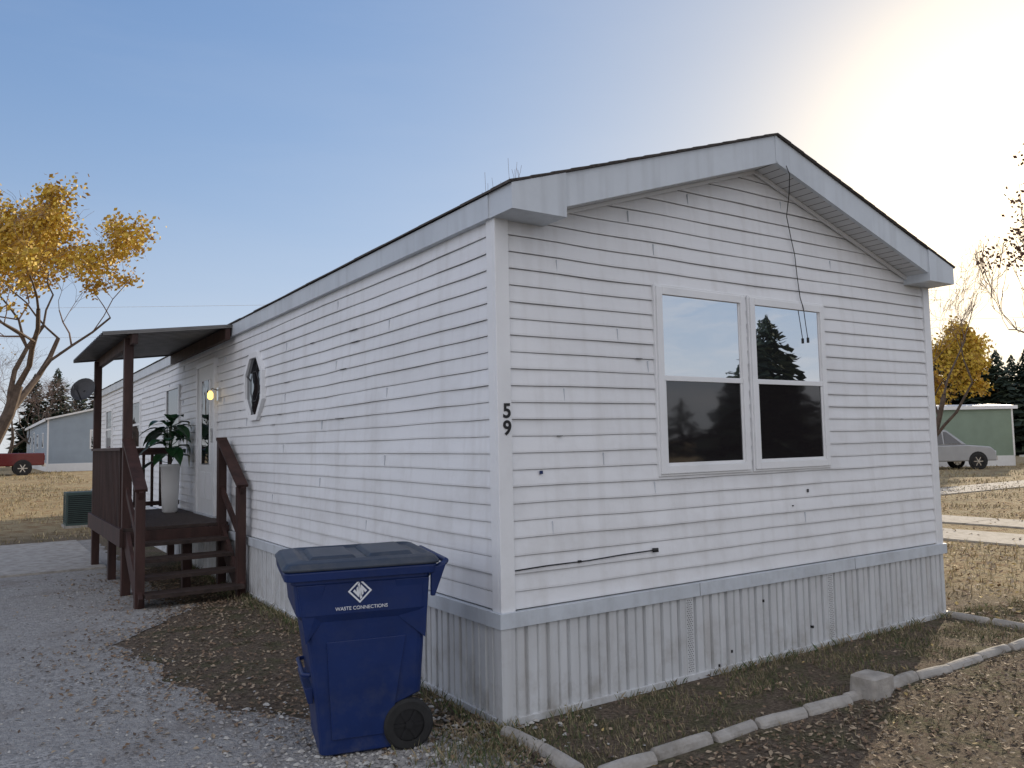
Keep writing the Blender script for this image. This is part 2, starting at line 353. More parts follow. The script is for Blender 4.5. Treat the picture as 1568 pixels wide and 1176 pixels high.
while y<8.65: p.box(px-.055,px-.02,y,y+.038,.66,1.6,M_wood); y+=.105
p.box(px,-.03,8.70,8.80,1.60,1.635,M_wood); p.box(px+.05,-.03,8.73,8.77,1.53,1.60,M_wood); p.box(px+.05,-.03,8.73,8.77,.80,.86,M_wood)
x=px+.14
while x<-.08: p.box(x,x+.036,8.77,8.805,.78,1.6,M_wood); x+=.115
p.obj("railings",porch)
p=MB()
for i in range(4):
    z=zd-.148*(i+1); ya=y0-.04-.245*(i+1)
    p.box(px+.04,-.12,ya,ya+.27,z-.038,z,M_deck)
for x in (px,-.12):
    p.beam((x,5.0,.02),(x,5.9,.62),.04,.22,M_wood)
    p.box(x-.045,x+.045,5.02,5.11,0,1.18,M_wood)
    p.beam((x,5.0,1.13),(x,5.93,1.66),.04,.09,M_wood); p.beam((x,5.0,1.19),(x,5.93,1.72),.12,.03,M_wood)
    p.beam((x,5.05,.62),(x,5.93,1.16),.035,.08,M_wood)
p.obj("stairs",porch)
p=MB(); ya,yb=5.7,8.98; ns=92
def az(x): return 3.045+x*.122
for i in range(ns):
    a=ya+(yb-ya)*i/ns; b=ya+(yb-ya)*(i+1)/ns; h=[0,.0,.032,.032][i%4]; h2=[0,.032,.032,0][i%4]
    p.face([(0.02,a,az(0.02)+h),(-1.42,a,az(-1.42)+h),(-1.42,b,az(-1.42)+h2),(0.02,b,az(0.02)+h2)],M_awn)
p.obj("awning_sheet",porch)
p=MB()
p.box(-1.10-.03,-1.10+.03,ya+.02,yb-.02,az(-1.1)-.13,az(-1.1)-.006,M_wood)
p.box(-.13,-.075,ya+.02,yb-.02,az(-.1)-.15,az(-.1)-.014,M_wood)
for y in (ya+.01,yb-.01): p.beam((-.02,y,az(-.02)+.0),(-1.42,y,az(-1.42)+.0),.015,.035,M_awn)
p.obj("awning_frame",porch)
p=MB(); ce=Vector((-1.30,8.75,2.45)); ax=Vector((-.45,-.75,.45)).normalized(); r1=ax.cross(Vector((0,0,1))).normalized(); r2=r1.cross(ax)
vs=[ce]; fs=[]
for ring,(rr,dd) in enumerate(((.06,.006),(.12,.022),(.165,.045))):
    for i in range(20):
        t=2*math.pi*i/20; vs.append(ce+ax*dd+r1*rr*math.cos(t)+r2*rr*math.sin(t)*1.1)
for i in range(20):
    fs.append((0,1+i,1+(i+1)%20))
    for g_ in (0,20): fs.append((1+g_+i,1+g_+(i+1)%20,21+g_+(i+1)%20,21+g_+i))
p.raw(vs,fs,M_dish); p.tube([(-1.18,8.72,2.35),(-1.25,8.74,2.36),ce],.018,M_dish); p.tube([ce-r2*.16,ce-r2*.08+ax*.22],.01,M_dish); q_=ce-r2*.08+ax*.22; p.box(q_.x-.03,q_.x+.03,q_.y-.02,q_.y+.02,q_.z-.03,q_.z+.03,M_dish)
p.obj("satellite_dish")
pp=empty("potted_plant",(-.30,7.98,zd))
p=MB(); prof=[(.085,0),(.10,.02),(.115,.3),(.125,.62),(.135,.63),(.135,.66),(.115,.66),(.11,.58)]
vs=[];fs=[]
for (rr,z) in prof:
    for i in range(20): t=2*math.pi*i/20; vs.append((rr*math.cos(t),rr*math.sin(t),z))
for a in range(len(prof)-1):
    for i in range(20): fs.append((a*20+i,a*20+(i+1)%20,(a+1)*20+(i+1)%20,(a+1)*20+i))
fs.append(tuple(range(len(vs)-20,len(vs)))); p.raw(vs,fs,M_pot); p.obj("pot",pp,smooth=True)
p=MB()
for i in range(38):
    a=i*2.4; el=random.uniform(-.1,1.2); h=random.uniform(.05,.6); ln=random.uniform(.24,.36)
    b0=Vector((0.02*math.cos(a),.02*math.sin(a),.62+h)); dirv=Vector((math.cos(a)*math.cos(el),math.sin(a)*math.cos(el),math.sin(el)))
    st=b0+dirv*.1; p.tube([b0-Vector((0,0,.05)),b0,st],.006,M_plant,4)
    side=dirv.cross(Vector((0,0,1))).normalized(); prev=None
    for q in range(7):
        t=q/6; c=st+dirv*ln*t+Vector((0,0,-.22*t*t*ln/.3)); w=.085*math.sin(math.pi*min(1,.08+t*.92))+.002
        nr=side.cross(dirv)*.02
        cur=(c-side*w+nr,c,c+side*w+nr)
        cur=tuple(Vector((min(q2.x,.24),q2.y,q2.z)) for q2 in cur)
        if prev: p.face([prev[0],prev[1],cur[1],cur[0]],M_plant); p.face([prev[1],prev[2],cur[2],cur[1]],M_plant)
        prev=cur
p.tube([(0,0,.58),(0.01,0,.9),(0,.01,1.2)],.012,M_bark,6)
p.obj("foliage",pp)
ac=empty("air_conditioner",(-.62,15.7,0)); p=MB()
p.box(-.36,.36,-.36,.36,0,.05,M_conc); p.box(-.33,.33,-.33,.33,.05,.10,M_ac); p.box(-.33,.33,-.33,.33,.68,.74,M_ac); p.box(-.29,.29,-.29,.29,.1,.68,M_black)
for i in range(14):
    z=.12+i*.04; p.box(-.325,.325,-.325,-.30,z,z+.018,M_ac); p.box(-.325,-.30,-.30,.325,z,z+.018,M_ac)
for a in (-.33,.30):
    for b_ in (-.33,.30): p.box(a,a+.03,b_,b_+.03,.1,.68,M_ac)
p.obj("cabinet",ac)
# ------------------------------------------------------------ wheeled trash cart
cart=empty("trash_cart",(-1.04,.13,0),rad(-14))
def rrect(s0,s1,w0,w1,r,z,n=4):
    o=[]
    for (cx,cy,a0) in ((s1-r,w0+r,-90),(s1-r,w1-r,0),(s0+r,w1-r,90),(s0+r,w0+r,180)):
        for i in range(n+1):
            a=rad(a0+90*i/n); o.append((cx+r*math.cos(a),cy+r*math.sin(a),z))
    return o
def loft(mb,rings,m,capb=True,capt=True):
    n=len(rings[0]); vs=[p for r_ in rings for p in r_]; fs=[]
    for a in range(len(rings)-1):
        for i in range(n): fs.append((a*n+i,a*n+(i+1)%n,(a+1)*n+(i+1)%n,(a+1)*n+i))
    if capb: fs.append(tuple(range(n))[::-1])
    if capt: fs.append(tuple((len(rings)-1)*n+i for i in range(n)))
    mb.raw(vs,fs,m)
p=MB()
R_=[(.03,.38,.03,.47,.03,.008),(.0,.40,.0,.50,.04,.025),(-.004,.41,-.004,.505,.04,.10),(-.02,.42,-.01,.51,.04,.245)]
rings=[rrect(a,b,c,d_,r,z) for a,b,c,d_,r,z in R_]
rings+=[rrect(-.024,.53,-.012,.512,.04,.29),rrect(-.06,.545,-.035,.525,.045,.55),rrect(-.080,.55,-.047,.534,.045,.68),rrect(-.085,.552,-.050,.537,.045,.705),
        rrect(-.122,.562,-.072,.552,.045,.745),rrect(-.138,.57,-.082,.562,.045,.90),rrect(-.15,.575,-.090,.568,.045,.905),rrect(-.155,.58,-.092,.57,.05,.955)]
loft(p,rings,M_blue)
p.obj("body",cart,bevel=.006)
p=MB()
loft(p,[rrect(-.182,.60,-.112,.592,.045,.925),rrect(-.186,.605,-.116,.596,.045,.965),rrect(-.18,.60,-.11,.59,.045,.972)],M_blue); p.obj("rim",cart,bevel=.003)
p=MB()
p.hexa([(-.075,-.052,.60),(.00,-.05,.70),(.00,-.03,.70),(-.075,-.03,.60),(-.120,-.086,.90),(.02,-.086,.90),(.02,-.03,.90),(-.120,-.03,.90)],M_blue)
p.hexa([(.40,-.050,.70),(.545,-.05,.58),(.545,-.03,.58),(.40,-.03,.70),(.38,-.086,.90),(.56,-.086,.90),(.56,-.03,.90),(.38,-.03,.90)],M_blue)
p.hexa([(.06,-.014,.10),(.36,-.014,.10),(.36,.02,.10),(.06,.02,.10),(.03,-.045,.60),(.44,-.045,.60),(.44,.0,.60),(.03,.0,.60)],M_blue)
p.tube([(-.04,.06,.42),(-.075,.08,.42),(-.075,.42,.42),(-.04,.44,.42)],.012,M_blue,8)
p.hexa([(-.055,.04,.28),(-.03,.04,.28),(-.03,.46,.28),(-.055,.46,.28),(-.075,.04,.36),(-.03,.04,.36),(-.03,.46,.36),(-.075,.46,.36)],M_blue)
p.obj("body_relief",cart,bevel=.006)
p=MB()
loft(p,[rrect(-.19,.615,-.12,.60,.05,.973),rrect(-.195,.62,-.124,.604,.05,.985),rrect(-.17,.60,-.10,.58,.05,1.012),rrect(-.10,.575,-.05,.53,.05,1.022),rrect(-.07,.55,-.02,.50,.05,1.008)],M_lid,True,True)
p.hexa([(-.05,.03,1.006),(.2,.03,1.006),(.2,.45,1.006),(-.05,.45,1.006),(-.03,.05,1.026),(.18,.05,1.026),(.18,.43,1.026),(-.03,.43,1.026)],M_lid)
p.hexa([(.25,.0,1.006),(.5,.0,1.006),(.5,.48,1.006),(.25,.48,1.006),(.27,.03,1.030),(.48,.03,1.034),(.48,.45,1.034),(.27,.45,1.030)],M_lid)
p.obj("lid",cart,bevel=.008)
p=MB()
p.tube([(.58,-.06,.93),(.64,-.08,.965),(.66,-.06,.975),(.66,.54,.975),(.64,.56,.965),(.58,.54,.93)],.016,M_blue,8)
p.hexa([(.57,-.09,.80),(.59,-.09,.80),(.59,-.06,.80),(.57,-.06,.80),(.57,-.10,.95),(.65,-.10,.965),(.65,-.07,.965),(.57,-.07,.95)],M_blue)
p.hexa([(.57,.54,.80),(.59,.54,.80),(.59,.57,.80),(.57,.57,.80),(.57,.55,.95),(.65,.55,.965),(.65,.58,.965),(.57,.58,.95)],M_blue)
p.obj("handle",cart,bevel=.004)
p=MB()
def wheel(mb,c,axis,R,w,mt,mh,n=28):
    c=Vector(c);ax_=Vector(axis).normalized(); u=ax_.cross(Vector((0,0,1))).normalized(); v_=u.cross(ax_)
    prof=[(R*.62,-w/2),(R*.9,-w/2),(R,-w/2*.7),(R,w/2*.7),(R*.9,w/2),(R*.62,w/2)]
    vs=[];fs=[]
    for (r_,d_) in prof:
        for i in range(n): t=2*math.pi*i/n; vs.append(c+ax_*d_+u*r_*math.cos(t)+v_*r_*math.sin(t))
    for a in range(len(prof)-1):
        for i in range(n): fs.append((a*n+i,a*n+(i+1)%n,(a+1)*n+(i+1)%n,(a+1)*n+i))
    mb.raw(vs,fs,mt)
    for sg in (-1,1):
        vs=[c+ax_*sg*w*.3+u*R*.63*math.cos(2*math.pi*i/n)+v_*R*.63*math.sin(2*math.pi*i/n) for i in range(n)]
        mb.raw(vs,[tuple(range(n))],mh)
    mb.tube([c-ax_*w*.55,c+ax_*w*.55],R*.16,mh,12)
    for i in range(6):
        t=2*math.pi*i/6; q=u*math.cos(t)+v_*math.sin(t)
        for sg in (-1,1): mb.beam(c+ax_*sg*w*.36+q*R*.1,c+ax_*sg*w*.36+q*R*.6,R*.12,w*.12,mh,up=ax_)
for wy in (-.005,.50): wheel(p,(.455,wy,.132),(0,1,0),.132,.055,M_tire,M_black)
p.tube([(.455,0,.132),(.455,.5,.132)],.012,M_black,8)
p.obj("wheels",cart)
p=MB()
cs,cz_=.195,.855
yy=lambda z:-.072-(z-.745)*(.010/.155)-.0025
dm=[(0,-.062),(.062,0),(0,.062),(-.062,0)]; di=[(0,-.05),(.05,0),(0,.05),(-.05,0)]
for i in range(4):
    a,b=dm[i],dm[(i+1)%4]; c_,d_=di[(i+1)%4],di[i]
    p.face([(cs+q[0],yy(cz_+q[1]),cz_+q[1]) for q in (a,b,c_,d_)],M_logo)
for poly in ([(-.036,.0),(-.004,-.034),(-.004,.03),(-.018,.016),(-.018,-.004),(-.026,.01)],[(.036,.0),(.004,.034),(.004,-.03),(.018,-.016),(.018,.004),(.026,-.01)],[(-.012,.034),(-.002,.044),(.012,-.034),(.002,-.044)]):
    p.face([(cs+q[0],yy(cz_+q[1])-.0005,cz_+q[1]) for q in poly],M_logo)
p.obj("logo",cart)
cu=bpy.data.curves.new("logo_lettering",'FONT'); cu.body="WASTE CONNECTIONS"; cu.size=.025; cu.extrude=.0008; cu.offset=0; cu.align_x='CENTER'
to=bpy.data.objects.new("logo_lettering",cu); COL.objects.link(to); to.location=(cs+.01,-.0765,.762); to.rotation_euler=(rad(86),0,0); to.parent=cart; cu.materials.append(M_logo)
# ------------------------------------------------------------ ground
def posnodes(nt):
    g=nt.nodes.new("ShaderNodeNewGeometry"); s_=nt.nodes.new("ShaderNodeSeparateXYZ"); nt.links.new(g.outputs["Position"],s_.inputs[0]); return g.outputs["Position"],s_.outputs
def N(nt,t,**k):
    n=nt.nodes.new(t)
    for a,b in k.items(): setattr(n,a,b)
    return n
def math_(nt,op,a,b=None,clamp=False):
    n=N(nt,"ShaderNodeMath",operation=op,use_clamp=clamp)
    for i,x in enumerate((a,b)):
        if x is None: continue
        if isinstance(x,(int,float)): n.inputs[i].default_value=x
        else: nt.links.new(x,n.inputs[i])
    return n.outputs[0]
def mixc(nt,f,a,b):
    n=N(nt,"ShaderNodeMix",data_type='RGBA')
    for i,x in ((0,f),(6,a),(7,b)):
        if isinstance(x,(int,float)): n.inputs[i].default_value=x
        elif isinstance(x,tuple): n.inputs[i].default_value=(*x,1)
        else: nt.links.new(x,n.inputs[i])
    return n.outputs[2]
def noisef(nt,vec,scale,detail=6,rough=.6):
    n=N(nt,"ShaderNodeTexNoise"); n.inputs["Scale"].default_value=scale; n.inputs["Detail"].default_value=detail; n.inputs["Roughness"].default_value=rough
    nt.links.new(vec,n.inputs["Vector"]); return n.outputs[0]
def ramp(nt,x,a,b):
    n=N(nt,"ShaderNodeMapRange",interpolation_type='SMOOTHSTEP'); nt.links.new(x,n.inputs[0]); n.inputs[1].default_value=a; n.inputs[2].default_value=b; return n.outputs[0]
gm=bpy.data.materials.new("lawn"); gm.use_nodes=True; nt=gm.node_tree; b=nt.nodes["Principled BSDF"]
P_,S_=posnodes(nt)
n1=noisef(nt,P_,.5); n2=noisef(nt,P_,3); n3=noisef(nt,P_,35,8,.7); n4=noisef(nt,P_,120,4,.7)
soil=mixc(nt,ramp(nt,n3,.35,.65),(.105,.083,.066),(.27,.215,.16))
green=mixc(nt,ramp(nt,n3,.35,.65),(.08,.076,.048),(.20,.185,.11))
near=mixc(nt,ramp(nt,n2,.45,.65),soil,green)
straw=mixc(nt,ramp(nt,n3,.3,.7),(.30,.235,.14),(.54,.45,.28))
litter=mixc(nt,ramp(nt,n4,.35,.65),(.20,.13,.07),(.42,.29,.16))
far=mixc(nt,ramp(nt,n2,.45,.62),straw,litter)
far=mixc(nt,math_(nt,'MULTIPLY',ramp(nt,n1,.5,.75),.45),far,(.16,.15,.08))
dist=math_(nt,'ADD',ramp(nt,S_[0],5.0,7.0),ramp(nt,S_[1],12,16),True)
c=mixc(nt,dist,near,far)
nt.links.new(c,b.inputs["Base Color"]); b.inputs["Roughness"].default_value=.95; b.inputs["Specular IOR Level"].default_value=.1
bp=N(nt,"ShaderNodeBump"); bp.inputs["Strength"].default_value=.9; bp.inputs["Distance"].default_value=.03
nt.links.new(math_(nt,'ADD',n3,n4),bp.inputs["Height"]); nt.links.new(bp.outputs[0],b.inputs["Normal"])
def axisv(lo,hi,fine0,fine1,st):
    v=[]; x=lo
    while x<fine0: v.append(x); x+=max(st*2,(fine0-x)*.35)
    x=fine0
    while x<fine1: v.append(x); x+=st
    d_=st
    while x<hi: v.append(x); d_*=1.35; x+=d_
    v.append(hi); return v
xs=axisv(-600,900,-30,45,1.5); ys=axisv(-600,1200,-12,60,1.5)
g=MB(); vs=[(x,y,gh(x,y)+(.012*noise.noise((x*.9,y*.9,0)) if -25<x<45 and -12<y<60 and not(-2<x<6 and -2<y<20) and not(-12<x<-.2 and -9<y<12.5) else -.0)) for y in ys for x in xs]
nx=len(xs); g.raw(vs,[(j_*nx+i,j_*nx+i+1,(j_+1)*nx+i+1,(j_+1)*nx+i) for j_ in range(len(ys)-1) for i in range(nx-1)],gm); g.obj("ground",smooth=True)
gv=bpy.data.materials.new("gravel"); gv.use_nodes=True; nt=gv.node_tree; b=nt.nodes["Principled BSDF"]; P_,S_=posnodes(nt)
vo=N(nt,"ShaderNodeTexVoronoi"); vo.inputs["Scale"].default_value=45; nt.links.new(P_,vo.inputs["Vector"])
vo2=N(nt,"ShaderNodeTexVoronoi"); vo2.inputs["Scale"].default_value=110; nt.links.new(P_,vo2.inputs["Vector"])
n1=noisef(nt,P_,1.1); n2=noisef(nt,P_,14)
sep=N(nt,"ShaderNodeSeparateColor"); nt.links.new(vo.outputs["Color"],sep.inputs[0])
c=mixc(nt,sep.outputs[0],(.21,.205,.195),(.43,.415,.395))
dust=mixc(nt,ramp(nt,n2,.3,.7),(.26,.25,.24),(.37,.36,.34))
c=mixc(nt,ramp(nt,n1,.36,.58),c,dust)
c=mixc(nt,math_(nt,'MULTIPLY',ramp(nt,noisef(nt,P_,1.7),.50,.70),.5),c,(.17,.14,.115))
nt.links.new(c,b.inputs["Base Color"]); b.inputs["Roughness"].default_value=.95; b.inputs["Specular IOR Level"].default_value=.15
bp=N(nt,"ShaderNodeBump"); bp.inputs["Strength"].default_value=.7; bp.inputs["Distance"].default_value=.015
h=math_(nt,'ADD',math_(nt,'MULTIPLY',vo.outputs["Distance"],-1.0),math_(nt,'MULTIPLY',vo2.outputs["Distance"],-.5)); nt.links.new(h,bp.inputs["Height"]); nt.links.new(bp.outputs[0],b.inputs["Normal"])
def edge(y):
    base=-1.25-.12*(y-1.3) if y<4 else -1.5
    if y<1.3: base=-1.25+ (1.3-y)*.75
    if y>3.5: base=-1.57+min(1,(y-3.5)/1.4)*1.0
    if y>5: base=-.75
    base=min(base,-.18)
    return base+.14*noise.noise((y*2.1,0,3))+.05*noise.noise((y*9,0,3))
g=MB(); yy_=[-14+i*.06 for i in range(int(26.6/.06)+1)]
for a,b_ in zip(yy_,yy_[1:]):
    g.face([(-9,a,.005),(edge(a),a,.005),(edge(b_),b_,.005),(-9,b_,.005)],gv)
g.obj("gravel_driveway")
g=MB()
for i in range(3):
    for jx in range(3):
        g.box(-8+jx*2.33,-8+jx*2.33+2.315,8.4+i*1.35,8.4+i*1.35+1.335,-.05,.03+.004*random.random(),M_conc)
g.obj("concrete_slab")
g=MB()
for i in range(9):
    a=-1.2+i*2.4; g.box(9.7,11.0,a,a+2.38,-.05,.028,M_conc); g.box(12.0,13.2,a,a+2.38,-.05,.028,M_conc)
g.box(16,40,7.5,9.0,-.05,.028,M_conc); g.obj("concrete_road")
e=MB()
def stone(mb,c,ang,ln,w,h,m):
    a=Vector((math.cos(ang),math.sin(ang),0)); b_=Vector((-a.y,a.x,0)); rings=[]
    for q,(t,k_) in enumerate(((-.5,.7),(-.47,.95),(-.15,1),(.15,1),(.47,.95),(.5,.7))):
        ring=[]
        for i in range(10):
            th=math.pi*i/9; kk=k_*(1+.10*noise.noise((c[0]*7+i*.6,q*1.3,c[1]*5)))
            ring.append(tuple(Vector(c)+a*ln*t+b_*math.cos(th)*w/2*kk+Vector((0,0,max(-.02,math.sin(th)*h*kk)))))
        ring+= [tuple(Vector(c)+a*ln*t-b_*w/2*k_+Vector((0,0,-.03))),tuple(Vector(c)+a*ln*t+b_*w/2*k_+Vector((0,0,-.03)))]
        rings.append(ring)
    loft(mb,rings,m)
x=-.02
while x<9:
    ln=random.uniform(.30,.46); y=-.86-.012*x+.04*noise.noise((x,0,0)); stone(e,(x+ln/2,y,random.uniform(-.012,.0)),random.uniform(-.09,.09),ln*.96,.085,.058+random.uniform(-.012,.012),M_conc); x+=ln
for y in (-.28,-.62): stone(e,(-.07,y,0),rad(90)+random.uniform(-.08,.08),.33,.085,.055,M_conc)
for y in (-.22,-.6): stone(e,(4.62,y,0),rad(90)+random.uniform(-.08,.08),.36,.085,.05,M_conc)
e.obj("bed_edging_stones")
e=MB(); loft(e,[rrect(2.0,2.2,-1.0,-.82,.02,-.03,2),rrect(2.01,2.19,-1.0,-.83,.02,.12,2),rrect(2.03,2.17,-.98,-.85,.02,.135,2)],M_conc); e.box(2.2,2.26,-.97,-.86,-.02,.11,M_conc); e.obj("concrete_pier")
def pebble(mb,x,y,r,z=.004):
    m=random.choice((M_s1,M_s2,M_s2)); a=random.random()*6.3; ca,sa=math.cos(a),math.sin(a)
    sx,sy,sz=r*random.uniform(.8,1.4),r*random.uniform(.6,1),r*random.uniform(.4,.75)
    vs=[]
    for px_,py_,pz_ in ((1,0,0),(.3,.9,.1),(-.8,.5,0),(-.8,-.5,.1),(.3,-.9,0),(.3,.1,.9),(-.3,-.2,.8),(0,0,-.5)):
        px_=px_*sx*random.uniform(.85,1.15);py_=py_*sy*random.uniform(.85,1.15)
        vs.append((x+px_*ca-py_*sa,y+px_*sa+py_*ca,z+sz*.35+pz_*sz))
    mb.raw(vs,[(0,1,5),(1,2,6,5),(2,3,6),(3,4,6),(4,0,5,6),(1,0,7),(2,1,7),(3,2,7),(4,3,7),(0,4,7)],m)
g=MB()
for i in range(4200):
    y=-2.2+random.random()**1.3*9; x=edge(y)-abs(random.gauss(0,1.1))+.1
    if x<-7 or noise.noise((x*.9,y*.9,7))<-.1: continue
    pebble(g,x,y,random.uniform(.004,.012))
for i in range(1700):
    x=random.gauss(-.75,.45); y=random.gauss(.15,.45)
    if x>-.06 and y>-.05: continue
    pebble(g,x,y,random.uniform(.008,.022))
g.obj("gravel_stones")
def leaf(mb,x,y,z,r,ms):
    m=random.choice(ms); a=random.random()*6.3; t=Vector((random.uniform(-.5,.5),random.uniform(-.5,.5),1)).normalized()
    u=Vector((math.cos(a),math.sin(a),0)); u=(u-t*u.dot(t)).normalized(); w=t.cross(u); c=Vector((x,y,z+.3*r+.003))
    cu_=t*r*random.uniform(.0,.35)
    mb.raw([c-u*r,c-u*r*.2-w*r*.55+cu_,c+u*r+cu_*.5,c-u*r*.1+w*r*.55+cu_],[(0,1,2,3)],m)
g=MB(); LB=(M_l1,M_l1,M_l1,M_l2,M_l3,M_l2); LR=(M_l1,M_l3,M_l3,M_l1,M_l2)
for i in range(6600):
    y=random.uniform(.4,8) if random.random()<.9 else random.uniform(-.6,.4); ex=edge(y)
    x=random.uniform(ex-.1,-.05) if random.random()<.72 else ex-abs(random.gauss(0,.45))
    leaf(g,x,y,.004,random.uniform(.010,.024),LB)
for i in range(8500):
    x=random.uniform(-.3,7.5); y=-.95-abs(random.gauss(0,.9)); leaf(g,x,y,0,random.uniform(.008,.022),LB)
for i in range(1000):
    x=random.uniform(0,5.5); y=random.uniform(-.82,-.06); leaf(g,x,y,.01,random.uniform(.008,.02),LR)
for i in range(40):
    x=random.uniform(0,5.5); y=random.uniform(-2.2,-.06); leaf(g,x,y,.01,random.uniform(.012,.022),(M_l4,))
for i in range(600):
    x=random.uniform(-7,-.5); y=random.uniform(-2,8); leaf(g,x,y,.006,random.uniform(.01,.022),LB)
for i in range(9000):
    x=random.uniform(4.7,24); y=-1+random.random()*(x*.6+1)
    if 9.6<x<13.3 and random.random()<.8: continue
    leaf(g,x,y,.02,random.uniform(.015,.04),(M_l1,M_l2,M_l4,M_l2))
g.obj("fallen_leaves")
def blade(mb,x,y,z,h,w,m):
    a=random.random()*6.3; l=h*random.uniform(.2,.8); dx,dy=math.cos(a),math.sin(a)
    mb.raw([(x-dy*w,y+dx*w,z),(x+dy*w,y-dx*w,z),(x+dx*l*.4+dy*w*.6,y+dy*l*.4-dx*w*.6,z+h*.6),(x+dx*l,y+dy*l,z+h)],[(0,1,2),(0,2,3)],m)
g=MB()
for i in range(13000):
    x=random.uniform(-.1,6); y=-random.random()**1.2*.8-.05
    if noise.noise((x*2.5,y*4,1))+.25*random.random()<.03: continue
    blade(g,x,y,0,random.uniform(.012,.045)*(1.6 if y>-.14 else 1),.0022,random.choice((M_g2,M_g3,M_g4,M_g4)))
for i in range(8000):
    x=random.uniform(-.4,8); y=-.9-random.random()*2.2
    if noise.noise((x*1.6,y*2.2,4))<-.02: continue
    blade(g,x,y,0,random.uniform(.012,.035),.002,random.choice((M_g3,M_g4,M_g4,M_l1)))
for i in range(2600):
    y=random.uniform(-.4,8); x=-abs(random.gauss(0,.10))-.05
    blade(g,x,y,0,random.uniform(.02,.08),.0025,random.choice((M_g2,M_g3,M_g4)))
for i in range(1300):
    x=random.gauss(-.3,.18); y=random.gauss(-.28,.2); blade(g,x,y,0,random.uniform(.02,.07),.0025,random.choice((M_g2,M_g3,M_g4)))
g.obj("lawn_grass")
g=MB()
for i in range(28000):
    t=random.random()
    if random.random()<.6: x=4.9+t*38; y=-1+random.random()*(x*.62+1.5)
    else: x=random.uniform(-9,1.5); y=12.6+t*34
    if (9.6<x<11.1 or 11.9<x<13.3) and y<20.3: continue
    if noise.noise((x*.5,y*.5,2))<-.1: continue
    dd=math.hypot(x+2.5,y+4); blade(g,x,y,gh(x,y),random.uniform(.03,.08)*(1+dd*.012),.004+.0004*dd,random.choice((M_g1,M_g1,M_g4,M_g1,M_l2)))
g.obj("dry_field_grass")
# ------------------------------------------------------------ trees
def tree(name,base,H,R,seed,leafm=(),leaves=0,lsz=.08,trunk=.18,split=.3,levels=5,leaf_lo=0,leaf_hi=1,bark=M_bark,lean=(0,0),clump=.35,shift=(0,0)):
    random.seed(seed); seg=[]; tips=[]
    def grow(p,d,ln,r,lv):
        pts=[p]; rs=[r]; dd=d.copy(); q=p.copy(); ns=4 if lv<3 else 3
        for i in range(ns):
            dd=(dd+Vector((random.gauss(0,.11),random.gauss(0,.11),random.gauss(.03,.07)))*(1+lv*.35)).normalized()
            q=q+dd*ln/ns; pts.append(q.copy()); rs.append(max(.005,r*(1-.42*(i+1)/ns)))
        seg.append((pts,rs,lv))
        if lv>=levels-2: tips.extend(pts[1:])
        if lv<levels:
            nc=random.randint(2,3)+(1 if lv in(0,) else 0)+ (1 if lv>=levels-2 else 0)
            for c in range(nc):
                st=random.uniform(.45,1) if c else 1; idx=min(ns,max(1,round(st*ns)))
                ang=random.uniform(0,6.3); sp=random.uniform(.35,.85)
                u=dd.cross(Vector((math.cos(ang),math.sin(ang),.3))).normalized()
                nd=(dd*math.cos(sp)+u*math.sin(sp)); nd.z+=.12; nd.normalize()
                grow(pts[idx],nd,ln*random.uniform(.6,.82),rs[idx]*random.uniform(.55,.75),lv+1)
    grow(Vector((0,0,0)),Vector((lean[0],lean[1],1)).normalized(),H*split,trunk,0)
    cx=sum(p.x for p in tips)/len(tips); cy_=sum(p.y for p in tips)/len(tips); cz2=sum(p.z for p in tips)/len(tips)
    for pts,rs,lv in seg:
        for i in range(len(pts)):
            p=pts[i]; k_=min(1.3,max(0,p.z/cz2)); pts[i]=Vector((p.x-cx*k_,p.y-cy_*k_,p.z))
    tips=[Vector((p.x-cx*min(1.3,max(0,p.z/cz2)),p.y-cy_*min(1.3,max(0,p.z/cz2)),p.z)) for p in tips]
    kz=H/max(p.z for p in tips); rr=sorted(math.hypot(p.x,p.y) for p in tips)[int(len(tips)*.9)]; kr=R/rr
    b=Vector(base)-Vector((0,0,.1)); T=lambda p:Vector((b.x+p.x*kr+shift[0]*max(0,p.z*kz/H),b.y+p.y*kr+shift[1]*max(0,p.z*kz/H),b.z+p.z*kz))
    mb=MB()
    for pts,rs,lv in seg: mb.tube([T(p) for p in pts],rs,bark if lv<3 else M_twig,[8,6,5,4,3,3,3,3][lv],cap=False)
    if leafm and leaves:
        tp=[T(p) for p in tips]
        cand=[t for t in tp if leaf_lo<=(t.z-b.z)/H<=leaf_hi and noise.noise(t*clump)>-.15] or tp
        for i in range(leaves):
            t=random.choice(cand); c=t+Vector((random.gauss(0,lsz*2.2),random.gauss(0,lsz*2.2),random.gauss(0,lsz*1.8)))
            a=Vector((random.gauss(0,1),random.gauss(0,1),random.gauss(0,1))).normalized(); u=a.orthogonal().normalized(); w=a.cross(u); s_=lsz*random.uniform(.6,1.2)
            mb.raw([c-u*s_,c-w*s_*.6,c+u*s_,c+w*s_*.6],[(0,1,2,3)],random.choice(leafm))
    return mb.obj(name)
def conifer(mb,base,H,R,dens=1):
    b=Vector(base); mb.tube([b,b+Vector((0,0,H*.95))],[.12,.02],M_bark,5)
    n=int(H*16*dens)
    for i in range(n):
        t=(i/n)**.85; z=H*(.04+.94*t); rr=R*(1-t)**.8*random.uniform(.6,1.15)+.05
        for k_ in range(7):
            a=random.random()*6.3; d_=Vector((math.cos(a),math.sin(a),random.uniform(-.35,.15))); c=b+Vector((0,0,z))+d_*rr*random.uniform(.4,1)
            e1=c+d_*rr*.28; sd=Vector((-d_.y,d_.x,random.uniform(-.4,.4)))*rr*.22
            mb.raw([c-sd-Vector((0,0,.1)),e1,c+sd,c-d_*rr*.2+Vector((0,0,.12))],[(0,1,2,3)],random.choice((M_con1,M_con1,M_con2)))
